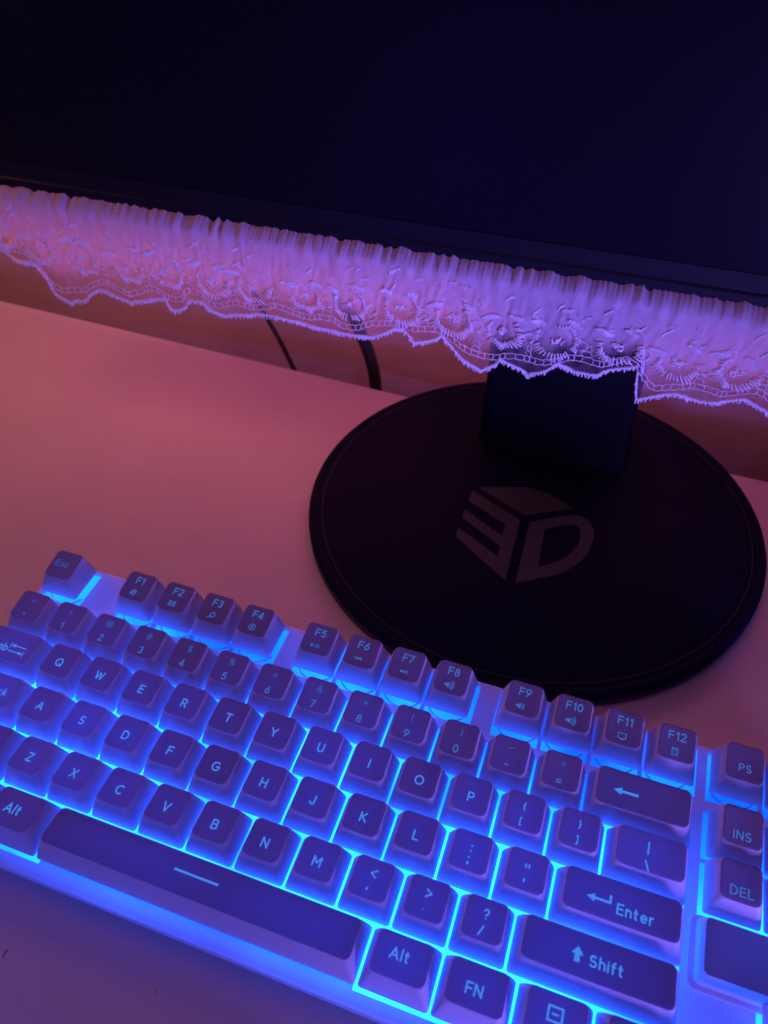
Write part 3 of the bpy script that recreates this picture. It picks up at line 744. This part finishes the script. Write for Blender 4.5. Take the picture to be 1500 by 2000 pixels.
# ------------------------------------------------------------------ cables
def cable(pts, r, label):
    bm = bmesh.new()
    P = [Vector(p) for p in pts]
    out = []
    for i in range(len(P) - 1):
        p0, p1, p2, p3 = P[max(i - 1, 0)], P[i], P[i + 1], P[min(i + 2, len(P) - 1)]
        for k in range(8):
            t = k / 8
            out.append(0.5 * ((2 * p1) + (-p0 + p2) * t + (2 * p0 - 5 * p1 + 4 * p2 - p3) * t * t + (-p0 + 3 * p1 - 3 * p2 + p3) * t ** 3))
    out.append(P[-1])
    tube(bm, out, r, 12)
    o = obj("cable", bm, m_cable, smooth='all')
    tag(o, label, "cable", "cables hanging behind the desk")
cable([(60, 200, 190), (-20, 230, 120), (-27, 258, 60), (-21.5, 262, 36.8), (-15.3, 262, 22.3), (-6, 262, 3.7), (3, 262, -17.5), (20, 264, -60), (40, 268, -140), (50, 270, -490)], 1.7,
      "thin black cable, the left of two hanging behind the desk")
cable([(120, 200, 190), (52, 225, 130), (38, 256, 62), (50.1, 262, 34.1), (58, 262, 16.9), (63.5, 262, 0), (66.5, 262, -21.7), (69, 262, -60), (72, 266, -140), (74, 270, -490)], 4.3,
      "thick black cable hanging just left of the round base")

# ------------------------------------------------------------------ lace trim
EDGE = [(-230, 90), (-205, 84), (-190, 92), (-170, 86), (-150, 97), (-135, 100), (-125.3, 103.5), (-110.3, 96.7), (-99.8, 96.8), (-92.9, 84.6), (-89.9, 79.6), (-82.6, 75.1), (-72.9, 78.5), (-59.9, 87.8), (-53.3, 87.7), (-41.2, 82.6), (-28.6, 87.4), (-16.7, 90.2), (-12.6, 83.2), (-0.7, 90.9), (4.3, 92.4), (18.8, 86.0), (31.6, 89.9), (49.8, 92.4), (64.4, 90.4), (76.0, 90.2), (87.4, 89.5), (102.9, 90.2), (115.3, 97.9), (119.3, 98.1), (124.9, 91.6), (131.6, 93.9), (139.3, 98.3), (147.8, 89.9), (160.4, 83.0), (166.4, 87.9), (169.8, 92.1), (175.2, 89.8), (183.5, 85.1), (190.5, 89.6), (195.8, 95.6), (206.2, 92.1), (214.6, 93.1), (223.2, 97.8), (232.2, 101.7), (234.2, 91.1), (236.2, 83.7), (243.4, 87.5), (251.9, 90.9), (263.8, 89.4), (274.5, 91.9), (280.3, 94.7), (290.2, 91.4), (305, 86), (318, 93), (330, 88), (348, 94), (365, 85), (380, 92), (400, 86), (420, 95), (440, 87), (470, 93), (500, 87), (530, 94), (560, 88), (600, 93), (640, 90)]
def edge_z(x):
    for (a, za), (b, zb) in zip(EDGE, EDGE[1:]):
        if a <= x <= b: return za + (zb - za) * (x - a) / (b - a)
    return EDGE[0][1] if x < EDGE[0][0] else EDGE[-1][1]
rnd = random.Random(3)
WV = [(rnd.uniform(.17, .34), rnd.uniform(0, 6.28), rnd.uniform(.5, 1)) for _ in range(5)]
WF = [(rnd.uniform(.7, 1.5), rnd.uniform(0, 6.28), rnd.uniform(.5, 1)) for _ in range(6)]
def fold(x): return sum(a * math.sin(f * x + p) for f, p, a in WV) / 2.2
def fine(x): return sum(a * math.sin(f * x + p) for f, p, a in WF) / 2.4
def crease(x): return math.sin(x * .11 + 2 * math.sin(x * .037))
def LP(x, t, off=0.0):
    """point on the lace: x along the bezel, t from the gathered heading (0) to the edge (1)"""
    zt = 136.6 + 0.42 * fine(x * 1.1) * (1 + .8 * fold(x * .7)) + 0.9 * fold(x * 1.7) + 0.2 * math.sin(x * 2.7)
    zb = edge_z(x)
    lip = 8.4 + 1.0 * fold(x * 2.3) + 0.3 * fine(x * .8)
    if t < 0.1:
        k = t / 0.1
        y = 162.0 - lip * k - 0.13 * fine(x + 2.5 * math.sin(x * .05)) * k
        z = zt - 1.2 * k - 3.6 * k * k
    else:
        k = (t - 0.1) / 0.9
        z1 = zt - 4.8
        z = z1 + (zb - z1) * k
        soft = math.sin(k * math.pi) ** .7 if 0 < k < 1 else 0
        y = 153.6 * (1 - k) ** 2 + (8.4 - lip) * (1 - k) ** 7 + 154.0 * (1 - (1 - k) ** 2) - 0.13 * fine(x + 2.5 * math.sin(3 * k + x * .05)) * (1 - k) ** 8 \
            - 1.2 * k * fold(x + 4 * k) - 0.35 * soft * fine(x * .3 + 5 * k) \
            - soft * 0.40 * math.sin(x * .83 + 2.3 * math.sin(9 * k + x * .31)) * math.sin(11 * k + 1.7 * math.sin(x * .27))
    xx = x + 2.2 * math.sin(x * .09) * 0 + 1.2 * t * fine(x * .45)
    return Vector((xx, y - off, z))
lace = thing("lace_trim", "white ruffled lace trim hanging from the lower edge of the monitor", "lace trim", (160, 156, 130))
LO = Vector((160, 156, 130))
XA, XB = -215.0, 608.0
def step_x(x): return 0.55 if -140 < x < 330 else 1.6
cols = []
x = XA
while x < XB:
    cols.append(x); x += step_x(x)
NT = 34
bm = bmesh.new()
dl = bm.verts.layers.float.new("weave")
grid = []
for x in cols:
    c_ = []
    for j in range(NT + 1):
        t = (j / NT)
        p_ = LP(x, t) - LO
        if t < .58: d_ = 1.02 - .12 * t
        else: d_ = 0.95 - 0.78 * min(1, (t - .58) / .22)
        d_ += 0.10 * abs(fold(x)) * (1 - t)
        vv = bm.verts.new(p_); vv[dl] = max(0.18, min(1, d_)); c_.append(vv)
    grid.append(c_)
for a, b in zip(grid, grid[1:]):
    for j in range(NT): bm.faces.new((a[j], a[j + 1], b[j + 1], b[j]))
obj("sheer_ruffle", bm, m_tulle, lace, smooth='all')

def zt_of(x, dz):          # t for a height dz above the edge
    L_ = (133.3 - edge_z(x)); return 1 - 0.9 * dz / L_
def smooth_edge(x, w=5):
    return sum(edge_z(x + d) for d in (-w, -w / 2, 0, w / 2, w)) / 5
bm_e = bmesh.new()         # scalloped cord
pts = []
x = XA
while x < XB:
    pts.append(LP(x, 1.0, .35) - LO); x += .9 if -140 < x < 330 else 2.2
tube(bm_e, pts, 0.52, 5)
x = XA
while x < XB:              # fringe stitches over the cord
    a = LP(x, 1.0, .5) - LO
    ln = rnd.uniform(.9, 1.9)
    d = Vector((rnd.uniform(-.5, .5), -.2, -1)).normalized()
    tube(bm_e, [a - d * .9, a + d * ln * 1.1], [.45, .34], 4)
    x += rnd.uniform(.7, 1.15) if -140 < x < 330 else 2.2
obj("scalloped_cord", bm_e, m_thread, lace, smooth='all')

bm_n = bmesh.new()         # honeycomb net above the cord
def netp(x, dz, off=.75): return LP(x, zt_of(x, max(0.2, dz)), off) - LO
PER = 26.0
def scal(x):               # height of the net band above the edge
    u_ = (x % PER) / PER
    return 4.6 + 1.5 * math.cos(2 * math.pi * u_)
for base_h in (0.0, 3.0):
    pts = []
    x = -138.0
    while x < 330:
        zz = smooth_edge(x, 6) - edge_z(x) + scal(x) + base_h
        pts.append(netp(x, zz + .25 * math.sin(x * 1.9 + base_h))); x += 1.0
    tube(bm_n, pts, 0.23, 4)
x = -138.0
while x < 330:
    zz = smooth_edge(x, 6) - edge_z(x) + scal(x)
    tube(bm_n, [netp(x, zz), netp(x + .5, zz + 1.5), netp(x - .1, zz + 3.0)], .23, 4)
    x += rnd.uniform(3.0, 3.9)
for k in range(-6, 13):    # open cells climbing between the rosettes
    xc = k * PER + rnd.uniform(-1, 1)
    for m_ in range(2):
        z0 = smooth_edge(xc, 6) - edge_z(xc) + scal(xc) + 3.0 + m_ * 3.2
        w_ = 2.2 - .4 * m_
        hexa = [(-w_, .2), (-w_ * .5, 2.8), (w_ * .6, 3.1), (w_, .8), (w_ * .3, -.1), (-w_, .2)]
        tube(bm_n, [netp(xc + a, z0 + b) for a, b in hexa], .21, 4)
obj("net_band", bm_n, m_thread, lace, smooth='all')

bm_r = bmesh.new()         # embroidered rosettes and leaves
for k in range(-6, 13):
    xc = (k + .5) * PER + rnd.uniform(-2, 2)
    hc = 18.5 + rnd.uniform(-1.2, 1.2) + smooth_edge(xc, 9) - edge_z(xc)
    hc = 86.5 + 22.0 + rnd.uniform(-1.5, 1.5) + .25 * (smooth_edge(xc, 9) - 90)
    def rp(a, b, off=1.0):
        x_ = xc + a
        return LP(x_, max(.12, min(.97, 1 - 0.9 * (hc + b - edge_z(x_)) / (133.3 - edge_z(x_)))), off) - LO
    skew = rnd.uniform(-.2, .2); rx, rz = rnd.uniform(6.4, 8.0), rnd.uniform(5.6, 7.0)
    a0, ext = rnd.uniform(120, 200), rnd.uniform(210, 330)
    npet = int(ext / 8.5)
    for i in range(npet):  # petals round the eye
        a = math.radians(a0 + ext * i / npet)
        ca, sa = math.cos(a), math.sin(a)
        l0 = 1.0 + .05 * math.sin(i * 2.1)
        l1 = 1.22 + .26 * math.sin(i * .55 + k) ** 2 + (.18 if sa < -.3 else 0)
        if rnd.random() < .08: continue
        tube(bm_r, [rp(rx * l0 * ca, rz * l0 * sa), rp(rx * l1 * ca + .4, rz * l1 * sa - .3, 1.15)], [.42, .34], 4)
    for i in range(15):    # centre: short crossing stitches
        a = rnd.uniform(0, 6.28); r0 = rnd.uniform(0.2, 3.0)
        p0 = (r0 * math.cos(a), r0 * .8 * math.sin(a)); d_ = rnd.uniform(0, 3.14); l_ = rnd.uniform(.7, 1.3)
        tube(bm_r, [rp(p0[0] - l_ * math.cos(d_), p0[1] - l_ * math.sin(d_)), rp(p0[0] + l_ * math.cos(d_), p0[1] + l_ * math.sin(d_), 1.15)], .30, 4)
    lx, lz, sl = rnd.uniform(-14, -11), rnd.uniform(4.5, 9.0), rnd.uniform(-.25, .25)
    for i in range(rnd.randint(9, 13)):    # leaf of slanting stitches, upper left
        a1 = lx + i * .72; h0 = lz + sl * i; w_ = .5 + 1.1 * math.sin((i + .5) / 12 * math.pi)
        tube(bm_r, [rp(a1, h0 - w_), rp(a1 + .55, h0 + w_, 1.15)], .32, 4)
    lx, lz, sl = rnd.uniform(1, 5), rnd.uniform(8.0, 11.0), rnd.uniform(-.5, -.1)
    for i in range(rnd.randint(6, 11)):    # second leaf over the eye
        a1 = lx + i * .7; h0 = lz + sl * i; w_ = .4 + .9 * math.sin((i + .5) / 10 * math.pi)
        tube(bm_r, [rp(a1, h0 - w_), rp(a1 + .7, h0 + w_, 1.15)], .30, 4)
    for m_ in range(5):    # small sprigs scattered up towards the gathers
        sx_, sz_, sa_ = rnd.uniform(-13, 13), rnd.uniform(8, 19), rnd.uniform(-.8, .8)
        for i in range(rnd.randint(4, 7)):
            px_, pz_ = sx_ + i * .85 * math.cos(sa_), sz_ + i * .85 * math.sin(sa_)
            tube(bm_r, [rp(px_ - .4, pz_ - .9, .5), rp(px_ + .4, pz_ + .9, .6)], .24, 4)
    for i in range(14):    # loose curl between two flowers
        a = math.radians(-80 + i * 24); q_ = 1.3 + .12 * i
        tube(bm_r, [rp(12.5 + q_ * math.cos(a), -1.5 + q_ * 1.2 * math.sin(a)), rp(12.5 + (q_ + .9) * math.cos(a), -1.5 + (q_ + .9) * 1.2 * math.sin(a), 1.15)], .28, 4)
obj("embroidery", bm_r, m_thread, lace, smooth='all')

# ------------------------------------------------------------------ crumbs on the desk
for (x, y), l, lab in (((69.3, -130.4), 1.5, "thin dark lint sliver on the desk near the bottom left corner"),
                       ((124.9, -123.2), .45, "tiny dark crumb on the desk below the space bar")):
    bm = bmesh.new()
    tube(bm, [(x - .2, y + l, .22), (x, y, .28), (x + .25, y - l, .2)], [.12, .2, .1], 6)
    tag(obj("crumb", bm, m_crumb), lab, "crumb")
